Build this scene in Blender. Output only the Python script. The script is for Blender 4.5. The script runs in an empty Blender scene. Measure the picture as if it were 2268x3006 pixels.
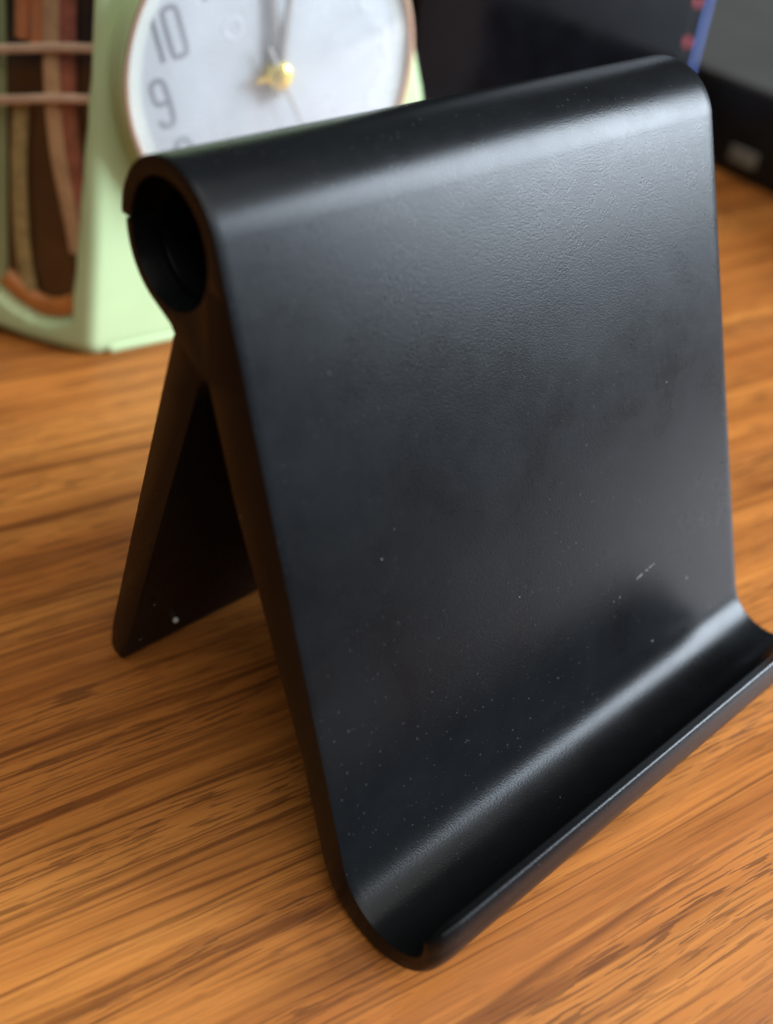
import bpy, bmesh, math, random
from mathutils import Vector, Matrix
random.seed(4)
MM = 0.001
scene = bpy.context.scene
COL = scene.collection

# ------------------------------------------------------------------ camera
cam = bpy.data.cameras.new("camera")
camo = bpy.data.objects.new("camera", cam)
COL.objects.link(camo)
_R = Vector((0.761004, -0.64428, 0.076009))
_U = Vector((0.327505, 0.482665, 0.812265))
_F = Vector((0.560013, 0.593243, -0.578315))
_C = Vector((-47.606, -75.736, 107.531)) * MM
m = Matrix.Identity(4)
for i in range(3):
    m[i][0], m[i][1], m[i][2], m[i][3] = _R[i], _U[i], -_F[i], _C[i]
camo.matrix_world = m
cam.sensor_fit = 'HORIZONTAL'
cam.sensor_width = 36.0
cam.lens = 48.873
cam.shift_x = 0.0592
cam.shift_y = -0.0819
cam.clip_start = 0.005
cam.clip_end = 20.0
cam.dof.use_dof = True
cam.dof.focus_distance = 0.121
cam.dof.aperture_fstop = 18.0
scene.camera = camo

# ------------------------------------------------------------------ light
world = bpy.data.worlds.new("World")
scene.world = world
world.use_nodes = True
bg = world.node_tree.nodes["Background"]
bg.inputs[0].default_value = (1.0, 0.97, 0.94, 1)
bg.inputs[1].default_value = 0.05


def area(name, loc, target, sx, sy, power, color):
    l = bpy.data.lights.new(name, 'AREA')
    l.shape = 'RECTANGLE'
    l.size, l.size_y = sx, sy
    l.energy = power
    l.color = color
    o = bpy.data.objects.new(name, l)
    COL.objects.link(o)
    o.location = loc
    d = Vector(target) - Vector(loc)
    o.rotation_euler = d.to_track_quat('-Z', 'Y').to_euler()
    return o


# the window of the room, to the right of and in front of the desk
area("window_light", (1.09, -0.79, 0.57), (0.05, 0.0, 0.03), 0.66, 0.74, 68.0, (0.77, 0.88, 1.0))
# unseen fill panel added above and in front to even out the light
area("fill_light", (0.0, -0.62, 1.5), (0.03, 0.0, 0.0), 1.8, 1.6, 27.0, (1.0, 0.95, 0.87))

vs = scene.view_settings
vs.view_transform = 'Standard'
vs.look = 'None'
vs.exposure = 0.0
vs.gamma = 1.0
vs.use_curve_mapping = False
scene.cycles.use_denoising = True
scene.cycles.max_bounces = 6


# ------------------------------------------------------------------ helpers
def obj(name, bm, mat, parent=None, smooth=True, angle=35, face=None):
    me = bpy.data.meshes.new(name)
    bmesh.ops.recalc_face_normals(bm, faces=bm.faces)
    if face is not None:                       # open sheet: turn its normals this way
        bm.normal_update()
        if sum((f.normal * f.calc_area() for f in bm.faces), Vector()).dot(Vector(face)) < 0:
            bmesh.ops.reverse_faces(bm, faces=bm.faces)
    bm.to_mesh(me)
    bm.free()
    o = bpy.data.objects.new(name, me)
    COL.objects.link(o)
    if mat:
        me.materials.append(mat)
    if parent:
        o.parent = parent
    if smooth:
        for p in me.polygons:
            p.use_smooth = True
        try:
            me.set_sharp_from_angle(angle=math.radians(angle))
        except Exception:
            pass
    return o


def empty(name, loc, rz=0.0):
    o = bpy.data.objects.new(name, None)
    COL.objects.link(o)
    o.location = Vector(loc) * MM
    o.rotation_euler = (0, 0, rz)
    o.empty_display_size = 0.01
    return o


def tag(o, label=None, cat=None, group=None, kind=None):
    if label: o["label"] = label
    if cat: o["category"] = cat
    if group: o["group"] = group
    if kind: o["kind"] = kind
    return o


def box(bm, c, s, bev=0.0, rot=None, seg=3):
    r = bmesh.ops.create_cube(bm, size=1.0)
    vs_ = r['verts']
    bmesh.ops.scale(bm, vec=Vector(s) * MM, verts=vs_)
    if bev:
        es = list({e for v in vs_ for e in v.link_edges})
        r2 = bmesh.ops.bevel(bm, geom=es, offset=bev * MM, segments=seg, profile=0.5, affect='EDGES')
        vs_ = list({v for f in r2['faces'] for v in f.verts} | {v for v in vs_ if v.is_valid})
    if rot is not None:
        bmesh.ops.rotate(bm, cent=(0, 0, 0), matrix=rot, verts=vs_)
    bmesh.ops.translate(bm, vec=Vector(c) * MM, verts=vs_)
    return vs_


def chaikin(pts, n=2, closed=False):
    pts = [Vector(p) for p in pts]
    for _ in range(n):
        out = []
        k = len(pts)
        rng = range(k if closed else k - 1)
        if not closed: out.append(pts[0])
        for i in rng:
            a, b = pts[i], pts[(i + 1) % k]
            out.append(a * .75 + b * .25)
            out.append(a * .25 + b * .75)
        if not closed: out.append(pts[-1])
        pts = out
    return pts


def swept_strip(bm, pts, rad, n=8, closed=False, flat=1.0, up=(0, 0, 1)):
    """sweep a round (or flattened along `up`) section along points in mm"""
    pts = [Vector(p) for p in pts]
    k = len(pts)
    upv = Vector(up)
    rings = []
    for i, p in enumerate(pts):
        if closed:
            t = pts[(i + 1) % k] - pts[i - 1]
        else:
            t = pts[min(i + 1, k - 1)] - pts[max(i - 1, 0)]
        if t.length < 1e-9: t = Vector((1, 0, 0))
        t.normalize()
        u = upv - t * upv.dot(t)
        if u.length < 1e-4:
            u = t.orthogonal()
        u.normalize()
        w = t.cross(u)
        r = rad[i] if isinstance(rad, (list, tuple)) else rad
        rings.append([bm.verts.new((p + (u * math.sin(a) * flat + w * math.cos(a)) * r) * MM)
                      for a in [2 * math.pi * j / n for j in range(n)]])
    for i in range(k if closed else k - 1):
        A, B = rings[i], rings[(i + 1) % k]
        for j in range(n):
            bm.faces.new((A[j], A[(j + 1) % n], B[(j + 1) % n], B[j]))
    if not closed:
        bm.faces.new(rings[0][::-1])
        bm.faces.new(rings[-1])


def disc_lathe(bm, prof, origin, ax, ex, ey, n=96):
    """revolve profile [(r, d)] round axis `ax` (d along ax) - mm"""
    o, ax, ex, ey = Vector(origin), Vector(ax), Vector(ex), Vector(ey)
    rings = []
    for r, d in prof:
        if r < 1e-6:
            rings.append([bm.verts.new((o + ax * d) * MM)])
        else:
            rings.append([bm.verts.new((o + ax * d + (ex * math.cos(2 * math.pi * j / n) + ey * math.sin(2 * math.pi * j / n)) * r) * MM) for j in range(n)])
    for A, B in zip(rings, rings[1:]):
        for j in range(n):
            k = (j + 1) % n
            if len(A) == 1 and len(B) == 1: continue
            if len(A) == 1: bm.faces.new((A[0], B[k], B[j]))
            elif len(B) == 1: bm.faces.new((A[j], A[k], B[0]))
            else: bm.faces.new((A[j], A[k], B[k], B[j]))


def extrude_profile(pts, x0, x1, bevel=0.0, seg=3, skip=(), xs=()):
    """closed (u forward, v up) profile in mm extruded along X; rims bevelled"""
    bm = bmesh.new()
    lo = [bm.verts.new(Vector((x0, -u, v)) * MM) for u, v in pts]
    hi = [bm.verts.new(Vector((x1, -u, v)) * MM) for u, v in pts]
    k = len(pts)
    f0 = bm.faces.new(lo)
    f1 = bm.faces.new(hi[::-1])
    st_ = [lo] + [[bm.verts.new(Vector((x, -u, v)) * MM) for u, v in pts] for x in xs] + [hi]
    for A, B in zip(st_, st_[1:]):
        for i in range(k):
            bm.faces.new((A[i], B[i], B[(i + 1) % k], A[(i + 1) % k]))
    bmesh.ops.recalc_face_normals(bm, faces=bm.faces)
    if bevel:
        es = []
        for fc_, ring_ in ((f0, lo), (f1, hi)):
            for i in range(k):
                if i in skip: continue
                e = bm.edges.get((ring_[i], ring_[(i + 1) % k]))
                if e: es.append(e)
        bmesh.ops.bevel(bm, geom=es, offset=bevel * MM, offset_type='OFFSET', segments=seg, profile=0.5,
                        affect='EDGES', clamp_overlap=True)
    caps = [f for f in bm.faces if len(f.verts) > 8]
    bmesh.ops.triangulate(bm, faces=caps, quad_method='BEAUTY', ngon_method='BEAUTY')
    return bm


# ------------------------------------------------------------------ materials
class NT:
    def __init__(self, name):
        self.m = bpy.data.materials.new(name)
        self.m.use_nodes = True
        self.t = self.m.node_tree
        self.p = self.t.nodes["Principled BSDF"]
        self.out = self.t.nodes["Material Output"]

    def n(self, typ, **kw):
        nd = self.t.nodes.new(typ)
        for k, v in kw.items():
            setattr(nd, k, v)
        return nd

    def link(self, a, b):
        self.t.links.new(a, b)

    def val(self, sock, v):
        sock.default_value = v

    def coord(self, scale=(1, 1, 1), loc=(0, 0, 0), rot=(0, 0, 0), src="Object"):
        tc = self.n("ShaderNodeTexCoord")
        mp = self.n("ShaderNodeMapping")
        mp.inputs["Scale"].default_value = scale
        mp.inputs["Location"].default_value = loc
        mp.inputs["Rotation"].default_value = rot
        self.link(tc.outputs[src], mp.inputs[0])
        return mp.outputs[0]

    def noise(self, vec, scale, detail=3, rough=0.5, dist=0.0):
        nd = self.n("ShaderNodeTexNoise")
        nd.inputs["Scale"].default_value = scale
        nd.inputs["Detail"].default_value = detail
        nd.inputs["Roughness"].default_value = rough
        nd.inputs["Distortion"].default_value = dist
        self.link(vec, nd.inputs["Vector"])
        return nd.outputs[0]

    def ramp(self, fac, stops, interp='LINEAR'):
        nd = self.n("ShaderNodeValToRGB")
        cr = nd.color_ramp
        cr.interpolation = interp
        while len(cr.elements) < len(stops):
            cr.elements.new(0.5)
        for el, (p, c) in zip(cr.elements, stops):
            el.position = p
            el.color = (c[0], c[1], c[2], 1) if not isinstance(c, (int, float)) else (c, c, c, 1)
        self.link(fac, nd.inputs[0])
        return nd.outputs[0]

    def math(self, op, a, b=None, c=None, clamp=False):
        nd = self.n("ShaderNodeMath", operation=op)
        nd.use_clamp = clamp
        for i, x in enumerate((a, b, c)):
            if x is None: continue
            if isinstance(x, (int, float)): nd.inputs[i].default_value = x
            else: self.link(x, nd.inputs[i])
        return nd.outputs[0]

    def mix(self, fac, a, b, blend='MIX'):
        nd = self.n("ShaderNodeMix", data_type='RGBA', blend_type=blend)
        for s, x in ((nd.inputs["Factor"], fac), (nd.inputs["A"], a), (nd.inputs["B"], b)):
            pass
        ins = [i for i in nd.inputs if i.type == 'RGBA']
        fin = nd.inputs[0]
        for s, x in ((fin, fac), (ins[0], a), (ins[1], b)):
            if isinstance(x, (int, float)): s.default_value = x
            elif isinstance(x, tuple): s.default_value = (*x, 1)
            else: self.link(x, s)
        return [o for o in nd.outputs if o.type == 'RGBA'][0]

    def bump(self, h, strength, dist, prev=None):
        nd = self.n("ShaderNodeBump")
        nd.inputs["Strength"].default_value = strength
        nd.inputs["Distance"].default_value = dist
        self.link(h, nd.inputs["Height"])
        if prev is not None: self.link(prev, nd.inputs["Normal"])
        return nd.outputs[0]


def simple(name, col, rough=0.5, metal=0.0, spec=0.5, coat=0.0, var=0.12, vscale=120, emit=None):
    t = NT(name)
    c = t.coord()
    nz = t.noise(c, vscale, 4)
    a = tuple(x * (1 - var) for x in col)
    b = tuple(min(1, x * (1 + var)) for x in col)
    t.link(t.ramp(nz, [(0.3, a), (0.7, b)]), t.p.inputs["Base Color"])
    rr = t.ramp(t.noise(c, vscale * 0.6, 3), [(0.3, max(0.02, rough - 0.05)), (0.7, rough + 0.05)])
    t.link(rr, t.p.inputs["Roughness"])
    t.p.inputs["Metallic"].default_value = metal
    t.p.inputs["Specular IOR Level"].default_value = spec
    t.p.inputs["Coat Weight"].default_value = coat
    return t.m


def black_plastic():
    t = NT("satin_black_plastic")
    c = t.coord()
    # moulded fine grain
    vg = t.n("ShaderNodeTexVoronoi")
    vg.inputs["Scale"].default_value = 4600
    t.link(c, vg.inputs["Vector"])
    g1 = t.math('SUBTRACT', 1.0, vg.outputs["Distance"])
    g2 = t.noise(c, 2000, 3, 0.55)
    h = t.math('ADD', t.math('MULTIPLY', g1, 0.6), t.math('MULTIPLY', g2, 0.10))
    nrm = t.bump(h, 0.17, 0.0001)
    t.link(nrm, t.p.inputs["Normal"])
    # handling smudges
    sm = t.noise(c, 70, 5, 0.65, 0.3)
    sm2 = t.noise(c, 420, 3, 0.6)
    ro = t.math('ADD', t.ramp(sm, [(0.3, 0.26), (0.75, 0.32)]), t.math('MULTIPLY', t.math('SUBTRACT', sm2, 0.5), 0.07))
    # dust grains: sparse pale specks
    vo = t.n("ShaderNodeTexVoronoi")
    vo.inputs["Scale"].default_value = 420
    vo.inputs["Randomness"].default_value = 1.0
    t.link(c, vo.inputs["Vector"])
    hue = t.n("ShaderNodeSeparateColor")
    t.link(vo.outputs["Color"], hue.inputs[0])
    size = t.math('MULTIPLY', t.math('POWER', hue.outputs[0], 14.0), 0.066)
    speck = t.math('LESS_THAN', vo.outputs["Distance"], size)
    base = t.mix(t.ramp(sm, [(0.35, 0.0), (0.8, 1.0)]), (0.0045, 0.0048, 0.0055), (0.0065, 0.008, 0.009))
    col = t.mix(t.math('MULTIPLY', speck, 0.5), base, (0.34, 0.35, 0.34))

    v2 = t.n("ShaderNodeTexVoronoi")
    v2.inputs["Scale"].default_value = 1900
    t.link(c, v2.inputs["Vector"])
    h2 = t.n("ShaderNodeSeparateColor")
    t.link(v2.outputs["Color"], h2.inputs[0])
    sp2 = t.math('LESS_THAN', v2.outputs["Distance"], t.math('MULTIPLY', t.math('POWER', h2.outputs[1], 4.0), 0.24))
    patch = t.ramp(t.noise(c, 40, 3), [(0.40, 0.15), (0.62, 1.0)])
    col = t.mix(t.math('MULTIPLY', t.math('MULTIPLY', sp2, patch), 0.10), col, (0.30, 0.32, 0.34))
    # the pale scratch on the front of the plate and a second faint nick
    def seg(a, b, w):
        A, B = Vector(a) * MM, Vector(b) * MM
        d = B - A
        L = d.length
        d = d / L
        s1 = t.n("ShaderNodeVectorMath", operation='SUBTRACT')
        t.link(c, s1.inputs[0]); s1.inputs[1].default_value = A
        dt = t.n("ShaderNodeVectorMath", operation='DOT_PRODUCT')
        t.link(s1.outputs[0], dt.inputs[0]); dt.inputs[1].default_value = d
        tt = t.math('MINIMUM', t.math('MAXIMUM', dt.outputs["Value"], 0.0), L)
        sc = t.n("ShaderNodeVectorMath", operation='SCALE')
        sc.inputs[0].default_value = d
        t.link(tt, sc.inputs["Scale"])
        s2 = t.n("ShaderNodeVectorMath", operation='SUBTRACT')
        t.link(s1.outputs[0], s2.inputs[0]); t.link(sc.outputs[0], s2.inputs[1])
        ln = t.n("ShaderNodeVectorMath", operation='LENGTH')
        t.link(s2.outputs[0], ln.inputs[0])
        wob = t.math('MULTIPLY', t.math('SUBTRACT', g2, 0.35), w * MM * 2.2)
        return t.math('LESS_THAN', ln.outputs["Value"], wob)
    s = t.math('MULTIPLY', seg((52.5, -27.8, 17.8), (56.4, -27.6, 18.35), 0.26), 0.35)
    s = t.math('MAXIMUM', s, t.math('MULTIPLY', seg((48.7, -28.2, 16.6), (49.2, -27.8, 17.6), 0.18), 0.22))
    s = t.math('MAXIMUM', s, t.math('MULTIPLY', seg((63.3, -29.5, 13.45), (63.32, -29.48, 13.5), 0.3), 0.4))
    col = t.mix(s, col, (0.42, 0.42, 0.42))
    t.link(col, t.p.inputs["Base Color"])
    ro2 = t.math('ADD', ro, t.math('MULTIPLY', speck, 0.2), clamp=True)
    t.link(ro2, t.p.inputs["Roughness"])
    t.p.inputs["Specular IOR Level"].default_value = 0.14
    return t.m


def wood():
    t = NT("laminate_wood")
    # object X runs with the grain
    warp = t.n("ShaderNodeTexNoise"); warp.inputs["Scale"].default_value = 9.0; warp.inputs["Detail"].default_value = 3
    c0 = t.coord((1, 3.0, 1))
    t.link(c0, warp.inputs["Vector"])
    w = t.n("ShaderNodeVectorMath", operation='MULTIPLY_ADD')
    t.link(warp.outputs["Color"], w.inputs[0])
    w.inputs[1].default_value = (0.0, 0.005, 0.0)
    tc = t.n("ShaderNodeTexCoord")
    t.link(tc.outputs["Object"], w.inputs[2])
    base_v = w.outputs[0]

    def st(sx, sy, loc=(0, 0, 0)):
        mp = t.n("ShaderNodeMapping")
        mp.inputs["Scale"].default_value = (sx, sy, 1)
        mp.inputs["Location"].default_value = loc
        t.link(base_v, mp.inputs[0])
        return mp.outputs[0]
    broad = t.noise(st(4, 62), 1.0, 4, 0.55)                         # wide light / dark figure
    bands = t.noise(st(5, 170, (3, 1, 0)), 1.0, 3, 0.5, 0.0)        # annual rings
    fine = t.noise(st(16, 760, (1, 7, 0)), 1.0, 3, 0.6)              # fibre
    pore = t.noise(st(130, 2500, (5, 2, 0)), 1.0, 2, 0.5)            # short pores
    where = t.noise(st(9, 130, (9, 4, 0)), 1.0, 3, 0.5)
    col = t.ramp(broad, [(0.30, (0.290, 0.090, 0.018)), (0.48, (0.390, 0.134, 0.027)), (0.68, (0.475, 0.184, 0.040))])
    k = t.ramp(bands, [(0.52, 0.0), (0.62, 0.8), (0.68, 1.0)])
    col = t.mix(t.math('MULTIPLY', k, 0.62), col, (0.17, 0.050, 0.010))
    kf = t.ramp(fine, [(0.49, 0.0), (0.58, 1.0)])
    col = t.mix(t.math('MULTIPLY', kf, 0.32), col, (0.20, 0.062, 0.013))
    kp = t.math('MULTIPLY', t.ramp(pore, [(0.54, 0.0), (0.565, 1.0)]), t.ramp(where, [(0.42, 0.25), (0.58, 1.0)]))
    col = t.mix(t.math('MULTIPLY', kp, 0.72), col, (0.10, 0.034, 0.009))
    for sx, sy, off, wd, amt, msk in ((2.6, 120, 7, 0.019, 0.70, 0.40), (4.0, 260, 17, 0.020, 0.62, 0.42), (8.0, 560, 27, 0.022, 0.52, 0.45)):
        ln = t.ramp(t.noise(st(sx, sy, (off, 3, 0)), 1.0, 2, 0.45), [(0.5 - wd * 1.4, 0.0), (0.5 - wd * 0.2, 1.0), (0.5 + wd * 0.2, 1.0), (0.5 + wd, 0.0)])
        ln = t.math('MULTIPLY', ln, t.ramp(t.noise(st(14, sy * 0.4, (off, 5, 0)), 1.0, 2), [(msk, 0.0), (msk + 0.12, 1.0)]))
        col = t.mix(t.math('MULTIPLY', ln, amt), col, (0.105, 0.030, 0.007))
    hl = t.ramp(t.noise(st(30, 800, (2, 9, 0)), 1.0, 3, 0.6), [(0.56, 0.0), (0.75, 1.0)])
    col = t.mix(t.math('MULTIPLY', hl, 0.22), col, (0.60, 0.27, 0.055))
    t.link(col, t.p.inputs["Base Color"])
    h = t.math('SUBTRACT', t.math('MULTIPLY', fine, 0.5), t.math('MULTIPLY', kp, 0.6))
    t.link(t.bump(h, 0.25, 0.00008), t.p.inputs["Normal"])
    t.link(t.ramp(t.noise(c0, 30, 3), [(0.3, 0.33), (0.7, 0.42)]), t.p.inputs["Roughness"])
    t.p.inputs["Specular IOR Level"].default_value = 0.22
    return t.m


def clear(name, tint=(1, 1, 1), rough=0.03, haze=0.0):
    t = NT(name)
    t.t.nodes.remove(t.p)
    tr = t.n("ShaderNodeBsdfTransparent"); tr.inputs[0].default_value = (*tint, 1)
    gl = t.n("ShaderNodeBsdfGlossy"); gl.inputs["Roughness"].default_value = rough
    lw = t.n("ShaderNodeLayerWeight"); lw.inputs["Blend"].default_value = 0.5
    fr = t.n("ShaderNodeMath", operation='MULTIPLY_ADD')
    t.link(t.math('POWER', lw.outputs["Facing"], 5.0), fr.inputs[0])
    fr.inputs[1].default_value = 0.92; fr.inputs[2].default_value = 0.07
    mx = t.n("ShaderNodeMixShader")
    t.link(fr.outputs[0], mx.inputs[0])
    t.link(tr.outputs[0], mx.inputs[1]); t.link(gl.outputs[0], mx.inputs[2])
    last = mx.outputs[0]
    if haze:                                    # white veil mixed in, stands in for glare over the dial
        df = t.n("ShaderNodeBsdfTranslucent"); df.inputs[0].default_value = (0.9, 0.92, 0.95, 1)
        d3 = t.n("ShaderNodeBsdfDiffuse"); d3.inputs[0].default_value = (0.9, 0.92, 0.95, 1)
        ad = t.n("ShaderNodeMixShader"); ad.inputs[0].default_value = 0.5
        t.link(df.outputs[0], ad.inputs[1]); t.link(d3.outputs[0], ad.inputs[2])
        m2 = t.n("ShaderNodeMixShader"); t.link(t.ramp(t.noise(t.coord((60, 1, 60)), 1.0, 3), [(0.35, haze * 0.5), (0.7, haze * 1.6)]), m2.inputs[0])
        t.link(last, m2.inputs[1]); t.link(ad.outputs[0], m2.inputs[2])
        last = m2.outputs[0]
    t.link(last, t.out.inputs[0])
    return t.m


M = dict(
    plastic=black_plastic(),
    wood=wood(),
    mint=simple("mint_green_plastic", (0.45, 0.59, 0.33), 0.38, var=0.05, vscale=60),
    dial=simple("silver_white_dial", (0.50, 0.54, 0.57), 0.38, metal=0.25, var=0.03, vscale=300),
    ring=simple("grey_green_minute_ring", (0.58, 0.64, 0.60), 0.5, var=0.05),
    rose=simple("rose_gold_rim", (0.70, 0.46, 0.34), 0.3, metal=0.6, var=0.08),
    ink=simple("dark_grey_print", (0.16, 0.17, 0.19), 0.6),
    faint=simple("faint_grey_print", (0.46, 0.48, 0.50), 0.6),
    hand=simple("grey_clock_hand", (0.36, 0.35, 0.33), 0.35, metal=0.5),
    gold=simple("gold_cap", (0.90, 0.68, 0.14), 0.22, metal=0.9, var=0.1),
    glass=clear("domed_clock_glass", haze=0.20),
    pane=clear("clear_side_pane", (0.96, 0.93, 0.90)),
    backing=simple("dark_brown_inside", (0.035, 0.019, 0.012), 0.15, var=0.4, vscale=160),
    copper=simple("copper_brown_reflection", (0.55, 0.24, 0.11), 0.22, metal=0.3, var=0.3, vscale=200),  # this and the next two colour the side panel's reflections
    beige=simple("beige_reflection", (0.55, 0.38, 0.23), 0.2, var=0.2, vscale=300),
    redbr=simple("red_brown_reflection", (0.36, 0.13, 0.095), 0.3, var=0.25, vscale=300),
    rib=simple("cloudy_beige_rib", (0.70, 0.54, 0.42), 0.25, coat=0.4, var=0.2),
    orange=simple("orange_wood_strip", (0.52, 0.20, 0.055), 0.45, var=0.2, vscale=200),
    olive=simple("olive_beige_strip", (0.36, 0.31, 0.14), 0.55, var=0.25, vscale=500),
    gloss=simple("gloss_black_case", (0.003, 0.003, 0.004), 0.12, spec=0.12, var=0.3),
    blue=simple("edge_blue", (0.09, 0.15, 0.42), 0.35, coat=0.3),
    red=simple("red_print", (0.30, 0.03, 0.04), 0.4),
    grey=simple("warm_grey_lid", (0.04, 0.039, 0.035), 0.6, var=0.15, vscale=20),
    mattblack=simple("matt_black_case", (0.010, 0.009, 0.008), 0.6, spec=0.3, var=0.3),
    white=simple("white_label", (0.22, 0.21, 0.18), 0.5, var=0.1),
    rubber=simple("clear_rubber_dot", (0.55, 0.55, 0.52), 0.2, coat=0.5),
    darkrub=simple("dark_rubber_dot", (0.03, 0.03, 0.035), 0.35),
)

# ------------------------------------------------------------------ the desk
GR = math.radians(-10.8)                  # grain direction of the desk
bm = bmesh.new()
box(bm, (0, 0, 0), (900, 560, 25), bev=1.5)
desk = obj("desk_top", bm, M['wood'])
desk.location = (0.145, 0.137, -0.0125)
desk.rotation_euler = (0, 0, GR)
tag(desk, "orange brown wood grain laminate desk top under everything", "desk", kind="structure")

# ------------------------------------------------------------------ the phone stand
W = 75.0
a = 0.37527
hz, Rb, L, rt, tk = 66.14, 8.134, 66.284, 6.09, 3.643
TH = 2.84
d2 = Vector((math.sin(a), -math.cos(a)))
n2 = Vector((math.cos(a), math.sin(a)))
H2 = Vector((0, hz))
rin = 6.35

stand = empty("phone_stand", (37.5, -10, 0))
tag(stand, "black plastic folding phone stand standing open on the wood desk", "phone stand")


def onto(o):                      # parent part built in world mm to the stand's root
    o.parent = stand
    o.matrix_parent_inverse = Matrix.Translation(-stand.location)
    return o


def arc(c, r, a0, a1, n):
    return [(c[0] + r * math.cos(a0 + (a1 - a0) * i / n), c[1] + r * math.sin(a0 + (a1 - a0) * i / n)) for i in range(n + 1)]


def rad(x): return math.radians(x)


# front plate: hooked round the hinge on top, trough and lip at the bottom
pf = []
NOT = rad(178)
pf += arc(H2, Rb, NOT, a, 44)                                       # outside of the barrel, notch -> plate
P0 = H2 + n2 * Rb
for s in range(1, 24):
    q = P0 + d2 * (L * s / 24); pf.append((q.x, q.y))
Ct = P0 + d2 * L + n2 * rt
for i in range(0, 25):                                              # trough, seen face
    x = TH * i / 24
    q = Ct + (-n2 * math.cos(x) + d2 * math.sin(x)) * rt; pf.append((q.x, q.y))
tend = (n2 * math.sin(TH) + d2 * math.cos(TH))                      # direction at the end of the trough
e0 = Ct + (-n2 * math.cos(TH) + d2 * math.sin(TH)) * rt
e1 = Ct + (-n2 * math.cos(TH) + d2 * math.sin(TH)) * (rt + tk * 0.40)
up = 1.5
ee = e1 - e0
lipc = [e0 + tend * (up - 1.15), e0 + tend * (up - 0.92) + ee * 0.05, e0 + tend * (up - 0.5) + ee * 0.40, e0 + tend * (up - 0.12) + ee * 0.76,
        e0 + tend * up + ee * 0.88, e0 + tend * (up - 0.06) + ee * 1.0, e0 + tend * (up - 0.3) + ee * 1.1, e1 + tend * (up - 0.95) + ee * 0.24]
pf += [(q.x, q.y) for q in lipc]
for i in range(24, -1, -1):                                         # underside of the trough
    x = TH * i / 24
    kk = max(0.0, (x - 1.15) / (TH - 1.15))
    rr = rt + tk * (1 - 0.60 * kk * kk * (1.6 - 0.6 * kk))
    q = Ct + (-n2 * math.cos(x) + d2 * math.sin(x)) * rr
    if i == 24: continue
    pf.append((q.x, q.y))
def back(sa):
    wd = 2.6 * max(0.0, min(1.0, (54.0 - sa) / 29.0))
    return P0 - n2 * (tk + wd) + d2 * sa
for k_ in range(1, 40):
    sa = L * (1 - k_ / 40.0)
    if sa < 13.0: break
    q = back(sa); pf.append((q.x, q.y))
q = back(12.6)
SEAM = (q.x, q.y)
i_seam = len(pf)
pf.append(SEAM)                                                     # seam up to the hole of the barrel
pf += arc(H2, rin, a - rad(38), NOT, 40)
bm = extrude_profile(pf, 0, W, bevel=0.5, seg=3, skip={i_seam - 1, i_seam, i_seam + 1},
                     xs=[1.0, 1.5, 2.0, 2.5, 3.0, 3.5, 4.0, W - 4.0, W - 3.5, W - 3.0, W - 2.5, W - 2.0, W - 1.5, W - 1.0])
for v in bm.verts:                                                  # the lip's two corners are rounded off
    co = v.co / MM
    r2 = Vector((-co.y, co.z)) - Ct
    if r2.length > rt + tk + 2.5 or r2.length < rt - 0.6: continue
    an = math.atan2(r2.dot(d2), -r2.dot(n2))
    if an < 0: an += 2 * math.pi
    wgt = max(0.0, min(1.0, (an - 1.9) / (TH - 1.9)))
    if an > 4: continue
    ed = min(co.x, W - co.x)
    w2 = max(0.0, min(1.0, (an - 0.6) / 0.9))
    if ed < 3.5 and r2.length > rt + 0.9 and w2 > 0:
        f_ = 1 - math.sqrt(max(0.0, 1 - ((3.5 - ed) / 3.5) ** 2))
        dl = -r2.normalized() * (1.3 * w2 * f_)
        v.co += Vector((0, -dl.x, dl.y)) * MM
    if ed < 3.5 and wgt > 0:
        f_ = 1 - math.sqrt(max(0.0, 1 - ((3.5 - ed) / 3.5) ** 2))
        dl = -tend * (1.6 * wgt * f_)
        v.co += Vector((0, -dl.x, dl.y)) * MM
fp = onto(obj("front_plate", bm, M['plastic'], angle=50))

# rear leg: knuckle, web and prop leg
pr_ = []
ro = Rb - 0.75
pr_ += arc(H2, ro, rad(180.5), rad(251), 20)
pr_ += [(0.05, 58.05), (0.71, 57.3)]
for s in range(1, 16):
    f = s / 16
    pr_.append((0.71 + (-16.75 - 0.71) * f, 57.3 + (1.9 - 57.3) * f))
fc = Vector((-14.75, 1.75))
pr_ += arc(fc, 1.75, rad(197), rad(350), 9)
fi = pr_[-1]
ap = (5.0, 54.0)
for s in range(1, 16):
    f = s / 16
    x0_, y0_ = fi[0] + 0.15, fi[1] + 0.6
    pr_.append((x0_ + (ap[0] - x0_) * f, y0_ + (ap[1] - y0_) * f))
i_ap = len(pr_)
pr_ += [ap, (SEAM[0] - 0.02, SEAM[1] + 0.02)]
q2 = H2 + Vector((math.cos(a - rad(38)), math.sin(a - rad(38)))) * rin
pr_ += [(q2.x - 0.03, q2.y)]
pr_ += arc(H2, rin - 0.03, rad(-20), rad(-179.5), 30)
bm = extrude_profile(pr_, 0.03, W - 0.03, bevel=0.22, seg=2, skip={i_ap, i_ap + 1, i_ap + 2})
rl = onto(obj("rear_leg", bm, M['plastic'], angle=50))

# hollow sleeve inside the barrel, with a web added half-way to keep light from passing
bm = bmesh.new()
disc_lathe(bm, [(rin - 0.02, 2.6), (rin - 1.1, 2.6), (rin - 1.25, 3.0), (rin - 1.25, W / 2), (0, W / 2), (0, W / 2 + 0.6), (rin - 1.25, W / 2 + 0.6), (rin - 1.25, W - 3), (rin - 1.1, W - 2.6), (rin - 0.02, W - 2.6)],
           (0, 0, hz), (1, 0, 0), (0, 1, 0), (0, 0, 1), n=64)
onto(obj("hinge_sleeve", bm, M['plastic']))
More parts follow.
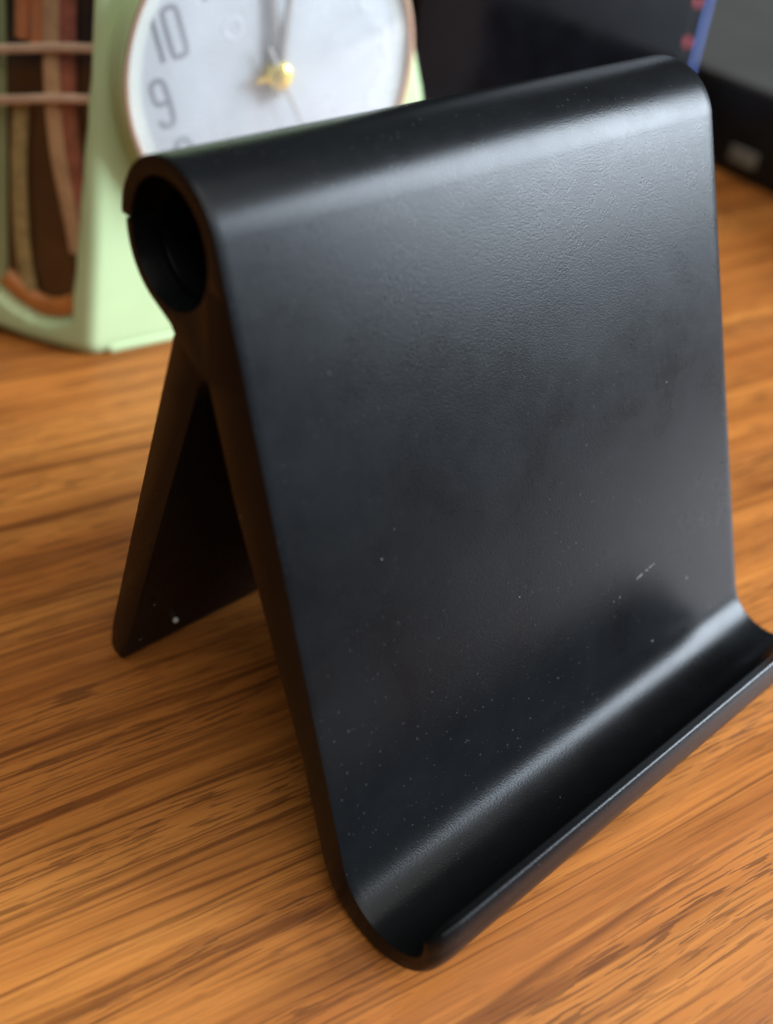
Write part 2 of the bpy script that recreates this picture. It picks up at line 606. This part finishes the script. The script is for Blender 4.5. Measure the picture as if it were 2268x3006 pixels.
# rubber dots on the inside of the leg near the foot
for i, (P, r, mt) in enumerate((((7.03, 11.77, 5.45), 0.42, 'rubber'), ((2.38, 9.23, 12.9), 0.22, 'darkrub'), ((1.6, 11.9, 4.9), 0.2, 'darkrub'))):
    bm = bmesh.new()
    bmesh.ops.create_uvsphere(bm, u_segments=12, v_segments=8, radius=r * MM)
    bmesh.ops.translate(bm, vec=Vector(P) * MM + Vector((0, -0.50, -0.10)) * MM, verts=bm.verts)
    onto(obj("rubber_dot", bm, M[mt]))

# ------------------------------------------------------------------ the alarm clock
# local frame: x along the front (s), -y out of the face, z up
CK = math.atan2(-0.15, 0.988)
clock = empty("alarm_clock", (35.3, 85.4, 0), CK)
tag(clock, "mint green alarm clock with round white dial behind the phone stand", "clock")


def sL(h): return 0.10 * h


def sR(h):
    pts = [(0, 78), (20, 77.5), (35, 76), (44, 74.2), (53, 71.0), (62.5, 66.6), (80, 58), (100, 46)]
    for (h0, s0), (h1, s1) in zip(pts, pts[1:]):
        if h <= h1: return s0 + (s1 - s0) * (h - h0) / (h1 - h0)
    return pts[-1][1]


WA = rad(122) - CK                        # the side panel swings back to the left
wb = Vector((math.cos(WA), math.sin(WA)))
wn = Vector((-wb.y, wb.x))                # outward normal of the side panel
if wn.x > 0: wn = -wn
WL = 24.0


def in_window(q, h):
    qr = 4.1 - 0.05 * (h - 16) if h < 60 else 1.9
    qr = max(qr, 1.9)
    ql = 21.0
    hb = 5.2 + 0.05 * (q - 11) ** 2 * (1.0 if q < 11 else 0.7)
    ht = 86.0
    dd = min(q - qr, ql - q, h - hb, ht - h)
    return max(0.0, min(1.0, dd / 0.9 + 0.5))


REC = 4.5


def ring_pts(h):
    """plan outline at height h : list of (x, y)"""
    l, r = sL(h), sR(h)
    out = []
    rc = 4.2                               # rounded front-left corner
    # front, right to left
    nfront = 22
    tl = rc * math.tan((math.pi - WA) / 2)
    for i in range(nfront):
        out.append((r - 2.5 + (l + tl - (r - 2.5)) * i / (nfront - 1), 0.0))
    # corner arc from front direction (-x) to wing direction
    turn = math.pi - WA
    cx, cy = l + tl, rc
    for i in range(1, 9):
        t_ = turn * i / 9
        out.append((cx - rc * math.sin(t_), cy - rc * math.cos(t_)))
    q = tl
    qs = []
    while q <= WL:
        qs.append(q); q += 0.45
    for q in qs:
        k = in_window(q, h) * REC
        out.append((l + wb.x * q - wn.x * k, wb.y * q - wn.y * k))
    ex_, ey_ = l + wb.x * WL, wb.y * WL
    for i in range(1, 6):
        t_ = rad(50) * i / 5
        out.append((ex_ + wb.x * 5 * math.sin(t_) + 0.6 * i * 0.4, ey_ + 1.2 * i))
    out.append((ex_ + 6, ey_ + 12))
    out.append((l + 20, 34))
    out.append((r - 16, 32))
    out.append((r - 6, 22))
    for i in range(0, 6):
        t_ = rad(90) * i / 5
        out.append((r - 2.5 + 2.5 * math.cos(t_), 2.5 - 2.5 * math.sin(t_)))
    return out[:-1]


bm = bmesh.new()
hs = [0.25, 0.7, 1.3, 2.0, 2.8] + [3.6 + 0.8 * i for i in range(14)] + [15 + 2.0 * i for i in range(36)] + [86, 87, 88, 92, 96, 99, 100.5]
prev = None
rings = []
for h in hs:
    pts = ring_pts(h)
    inset = 0.0
    if h < 3: inset = 2.2 * (1 - math.sqrt(max(0, 1 - (1 - h / 3.0) ** 2)))
    if h > 92: inset = 7 * (1 - math.sqrt(max(0, 1 - ((h - 92) / 8.6) ** 2)))
    cx = sum(p[0] for p in pts) / len(pts); cy = sum(p[1] for p in pts) / len(pts)
    vsr = []
    for (x, y) in pts:
        dv = Vector((cx - x, cy - y)); ln = dv.length
        dv = dv / ln if ln else dv
        qq = max(0.0, (y - 2) if x < sL(h) + 2 else 0)
        lift = 0.010 * min(qq, 17) ** 2 * max(0, 1 - h / 14.0)
        vsr.append(bm.verts.new(Vector((x + dv.x * inset, y + dv.y * inset, h + lift)) * MM))
    rings.append(vsr)
for A, B in zip(rings, rings[1:]):
    k = len(A)
    for j in range(k):
        bm.faces.new((A[j], A[(j + 1) % k], B[(j + 1) % k], B[j]))
bm.faces.new(rings[0][::-1]); bm.faces.new(rings[-1])
body = obj("body", bm, M['mint'], clock, angle=60)

# little foot under the front of the body
for s0 in (15.0, 62.0):
    bm = bmesh.new()
    box(bm, (s0, 6.0, 0.9), (22, 12.5, 1.8), bev=0.7)
    obj("foot", bm, M['mint'], clock)

# protruding round bezel, dial and glass
DC = Vector((37.2, -4.0, 52.2)); DR = 29.0
AX = (0, -1, 0); EX = (1, 0, 0); EZ = (0, 0, 1)
o0 = Vector((37.2, 0, 52.2))
bm = bmesh.new()
disc_lathe(bm, [(DR + 1.6, -0.6), (DR + 1.3, 1.0), (DR + 0.9, 3.0), (DR + 0.7, 3.8), (DR + 0.2, 4.1)], o0, AX, EX, EZ)
obj("bezel", bm, M['mint'], clock)
bm = bmesh.new()
disc_lathe(bm, [(DR + 0.4, 3.95), (DR + 0.25, 4.5), (DR - 0.35, 4.55), (DR - 0.55, 3.9), (DR - 0.6, 3.0)], o0, AX, EX, EZ)
obj("dial_rim", bm, M['rose'], clock)
bm = bmesh.new()
disc_lathe(bm, [(0, 3.1), (DR - 0.3, 3.1), (DR - 0.3, 2.2), (0, 2.2)], o0, AX, EX, EZ)
dial = obj("dial", bm, M['dial'], clock)
bm = bmesh.new()
disc_lathe(bm, [(DR - 3.0, 3.1), (DR - 3.0, 3.22), (DR - 0.5, 3.22), (DR - 0.5, 3.1)], o0, AX, EX, EZ)
obj("minute_ring", bm, M['ring'], dial)
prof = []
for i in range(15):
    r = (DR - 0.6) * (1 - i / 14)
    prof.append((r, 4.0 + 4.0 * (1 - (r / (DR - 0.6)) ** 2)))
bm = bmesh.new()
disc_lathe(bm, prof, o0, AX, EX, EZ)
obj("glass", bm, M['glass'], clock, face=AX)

TILT = rad(8.5)
GT = rad(16)
SEGS = {
    '0': ([(0, .2), (0, .8), (.05, 1), (.95, 1), (1, .8), (1, .2), (.95, 0), (.05, 0)], True),
    '1': ([(.5, 0), (.5, 1)], False),
    '2': ([(0, .8), (.05, 1), (.95, 1), (1, .7), (.9, .5), (.1, .3), (0, 0), (1, 0)], False),
    '3': ([(0, 1), (.9, 1), (1, .8), (.9, .52), (.4, .5), (.9, .48), (1, .2), (.9, 0), (0, 0)], False),
    '4': ([(.8, 0), (.8, 1), (0, .3), (1, .3)], False),
    '5': ([(1, 1), (.05, 1), (0, .55), (.9, .6), (1, .3), (.9, 0), (0, 0)], False),
    '6': ([(.95, .95), (.2, 1), (0, .7), (0, .2), (.1, 0), (.9, 0), (1, .25), (.9, .5), (.1, .5)], False),
    '7': ([(0, 1), (1, 1), (.4, 0)], False),
    '8': ([(.1, .52), (0, .8), (.1, 1), (.9, 1), (1, .8), (.9, .52), (1, .2), (.9, 0), (.1, 0), (0, .2)], True),
    '9': ([(.95, .5), (.1, .5), (0, .75), (.1, 1), (.9, 1), (1, .75), (1, .2), (.85, 0), (.15, .02), (.02, .18)], False),
}


def numeral(txt, ang, rr, hh, ww, wt, mat):
    cx, cz = rr * math.cos(ang), rr * math.sin(ang)
    bm = bmesh.new()
    gap = ww * 0.55
    widths = [ww * (0.35 if ch == '1' else 1.0) for ch in txt]
    tot = sum(widths) + gap * (len(txt) - 1)
    x = -tot / 2
    for ch, wd in zip(txt, widths):
        pts, cl = SEGS[ch]
        P = []
        for (u, v) in pts:
            lx = x + u * wd; lz = (v - .5) * hh
            P.append(Vector((lx, 0, lz)))
        if len(P) > 2: P = chaikin(P, 2, cl)
        P3 = []
        for p in P:
            X = p.x * math.cos(GT) - p.z * math.sin(GT)
            Z = p.x * math.sin(GT) + p.z * math.cos(GT)
            P3.append((o0.x + cx + X, -3.13, o0.z + cz + Z))
        swept_strip(bm, P3, wt, n=6, closed=cl, flat=0.15, up=(0, 1, 0))
        x += wd + gap
    return obj("numeral", bm, mat, dial)


for k in range(1, 13):
    ang = rad(90 - 30 * k) + TILT
    numeral(str(k), ang, 22.3, 8.2, 2.7, 0.52, M['ink'] if k in (8, 9, 10, 11) else M['faint'])  # numerals away from the left are paler, standing in for glare
# ring of small alarm-hour ticks
for k in range(48):
    ang = rad(7.5 * k) + TILT
    bm = bmesh.new()
    r0, r1 = 12.4, (13.9 if k % 4 else 14.6)
    swept_strip(bm, [(o0.x + r0 * math.cos(ang), -3.12, o0.z + r0 * math.sin(ang)), (o0.x + r1 * math.cos(ang), -3.12, o0.z + r1 * math.sin(ang))], 0.2, n=5, flat=0.2, up=(0, 1, 0))
    obj("tick", bm, M['faint'], dial)
# small round mark near eleven
bm = bmesh.new()
mc = Vector((o0.x - 8.8, -3.14, o0.z + 8.4))
swept_strip(bm, [(mc.x + 1.7 * math.cos(t_ * math.pi / 10), mc.y, mc.z + 1.7 * math.sin(t_ * math.pi / 10)) for t_ in range(20)], 0.35, n=6, closed=True, flat=0.2, up=(0, 1, 0))
obj("alarm_mark", bm, M['faint'], dial)


def hand(name, ang, l0, l1, w0, w1, y, mat):
    bm = bmesh.new()
    dx, dz = math.cos(ang), math.sin(ang)
    P = [(o0.x + dx * t_, y, o0.z + dz * t_) for t_ in (l0, 0, l1 * 0.5, l1)]
    swept_strip(bm, P, [w0, w0, (w0 + w1) / 2, w1], n=8, flat=0.3, up=(0, 1, 0))
    return obj(name, bm, mat, clock)


hand("hour_hand", rad(96), -3.5, 14.5, 1.5, 0.9, -4.2, M['hand'])
hand("minute_hand", rad(84), -4.0, 23.0, 1.1, 0.7, -4.8, M['hand'])
hand("second_hand", rad(-62), -6.0, 13.0, 0.45, 0.35, -5.4, M['hand'])
hand("alarm_hand", rad(186), -1.0, 5.0, 0.6, 0.3, -5.2, M['gold'])
bm = bmesh.new()
disc_lathe(bm, [(2.5, 2.9), (2.5, 5.0), (2.1, 5.7), (1.2, 6.1), (0, 6.2)], o0, AX, EX, EZ, n=32)
obj("hand_cap", bm, M['gold'], clock)


# reflections in the side panel modelled as solid strips, plus two ribs
def sp(q, h, k):          # point on the side panel, k mm behind its surface
    return (sL(h) + wb.x * q - wn.x * k, wb.y * q - wn.y * k, h)


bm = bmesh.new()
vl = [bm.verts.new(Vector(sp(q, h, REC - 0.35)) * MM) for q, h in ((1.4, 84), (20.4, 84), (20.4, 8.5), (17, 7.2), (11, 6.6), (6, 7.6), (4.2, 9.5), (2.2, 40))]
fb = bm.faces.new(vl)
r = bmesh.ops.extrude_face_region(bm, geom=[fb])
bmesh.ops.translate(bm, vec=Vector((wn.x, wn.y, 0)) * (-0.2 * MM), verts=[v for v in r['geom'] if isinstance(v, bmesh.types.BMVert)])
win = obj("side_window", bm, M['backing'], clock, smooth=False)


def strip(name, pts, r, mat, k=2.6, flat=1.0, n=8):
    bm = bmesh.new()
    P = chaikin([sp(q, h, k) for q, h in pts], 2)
    swept_strip(bm, P, r, n=n, flat=flat, up=(wn.x, wn.y, 0))
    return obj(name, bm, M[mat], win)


strip("swept_strip", [(10.9, 80), (10.8, 63), (10.4, 50), (9.4, 40), (7.2, 31), (5.0, 23), (4.6, 20)], 2.0, 'beige', 2.9, 0.7)
strip("swept_strip", [(8.6, 80), (8.4, 63), (8.2, 52), (7.4, 42), (5.6, 33), (4.3, 26)], 1.9, 'redbr', 3.2, 0.6)
strip("swept_strip", [(13.3, 80), (13.3, 64), (13.3, 56)], 1.45, 'copper', 2.5)
strip("swept_strip", [(15.9, 80), (15.9, 64), (15.9, 57)], 1.5, 'copper', 2.4)
strip("swept_strip", [(2.3, 80), (2.2, 63), (2.4, 50)], 0.8, 'redbr', 2.9)
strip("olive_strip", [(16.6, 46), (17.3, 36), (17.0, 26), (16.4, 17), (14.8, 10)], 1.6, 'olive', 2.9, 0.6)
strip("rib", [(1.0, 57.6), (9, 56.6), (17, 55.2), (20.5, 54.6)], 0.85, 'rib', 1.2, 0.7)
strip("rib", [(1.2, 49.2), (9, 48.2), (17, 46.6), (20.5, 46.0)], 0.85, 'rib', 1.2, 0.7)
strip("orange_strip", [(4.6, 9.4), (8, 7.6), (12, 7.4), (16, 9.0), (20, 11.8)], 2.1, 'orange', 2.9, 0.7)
strip("white_glint", [(13.7, 61), (13.6, 57.6)], 0.55, 'white', 1.7)  # white highlight in the panel, modelled as a small solid piece
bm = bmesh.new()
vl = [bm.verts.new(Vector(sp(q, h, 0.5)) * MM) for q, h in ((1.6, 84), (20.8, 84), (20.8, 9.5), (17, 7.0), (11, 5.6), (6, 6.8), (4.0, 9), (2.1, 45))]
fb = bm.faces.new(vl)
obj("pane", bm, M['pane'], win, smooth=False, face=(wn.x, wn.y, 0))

# ------------------------------------------------------------------ tall black case behind
case = empty("black_case", (239.5, 86.6, 0), CK)
tag(case, "tall glossy black case with rounded corner, blue edge strip and red dots behind the stand", "case")
bm = bmesh.new()
rc = 17.0
pl = []
pl += [(-108, 0)]
for i in range(13):
    t_ = rad(90) * i / 12
    pl.append((-rc + rc * math.sin(t_), rc - rc * math.cos(t_)))
pl += [(0, 60), (-108, 60)]
hh = 150
lo = [bm.verts.new(Vector((x, y, 0)) * MM) for x, y in pl]
hi = [bm.verts.new(Vector((x, y, hh)) * MM) for x, y in pl]
for i in range(len(pl)):
    j = (i + 1) % len(pl)
    bm.faces.new((lo[i], lo[j], hi[j], hi[i]))
bm.faces.new(lo[::-1]); bm.faces.new(hi)
obj("case_body", bm, M['gloss'], case, angle=30)
t_ = rad(40)
bm = bmesh.new()
px, py = -rc + (rc + 0.1) * math.sin(t_), rc - (rc + 0.1) * math.cos(t_)
swept_strip(bm, [(px, py, 18), (px, py, 20), (px, py, 148)], 2.1, n=8, flat=0.35, up=(math.sin(t_), -math.cos(t_), 0))
obj("blue_strip", bm, M['blue'], case)  # flat blue strip down the rounded corner
for tz, z in ((rad(6), 49), (rad(6), 38.5)):
    bm = bmesh.new()
    px, py = -rc + rc * math.sin(tz), rc - rc * math.cos(tz)
    nn = Vector((math.sin(tz), -math.cos(tz), 0))
    disc_lathe(bm, [(0, 0.35), (1.2, 0.3), (1.4, -0.3)], (px, py, z), nn, (nn.y, -nn.x, 0) if False else Vector((0, 0, 1)).cross(nn), (0, 0, 1), n=20)
    obj("red_dot", bm, M['red'], case)

# ------------------------------------------------------------------ low box at the right
dev = empty("low_box", (248, 80, 0), rad(-10.6))
tag(dev, "low black box with grey top and white label at the right of the desk", "box")
bm = bmesh.new()
box(bm, (130, 0, 12.0), (260, 210, 24), bev=1.5)
obj("case_body", bm, M['mattblack'], dev)
bm = bmesh.new()
box(bm, (130, 0, 25.2), (259.4, 209.4, 2.4), bev=1.0)
obj("top_panel", bm, M['grey'], dev)
bm = bmesh.new()
box(bm, (46, 3, 27.2), (16, 9, 1.8), bev=0.6)
obj("button", bm, M['mattblack'], dev)
bm = bmesh.new()
box(bm, (-0.4, -6, 6.6), (0.9, 10, 4.6), bev=0.3)
obj("label_plate", bm, M['white'], dev)
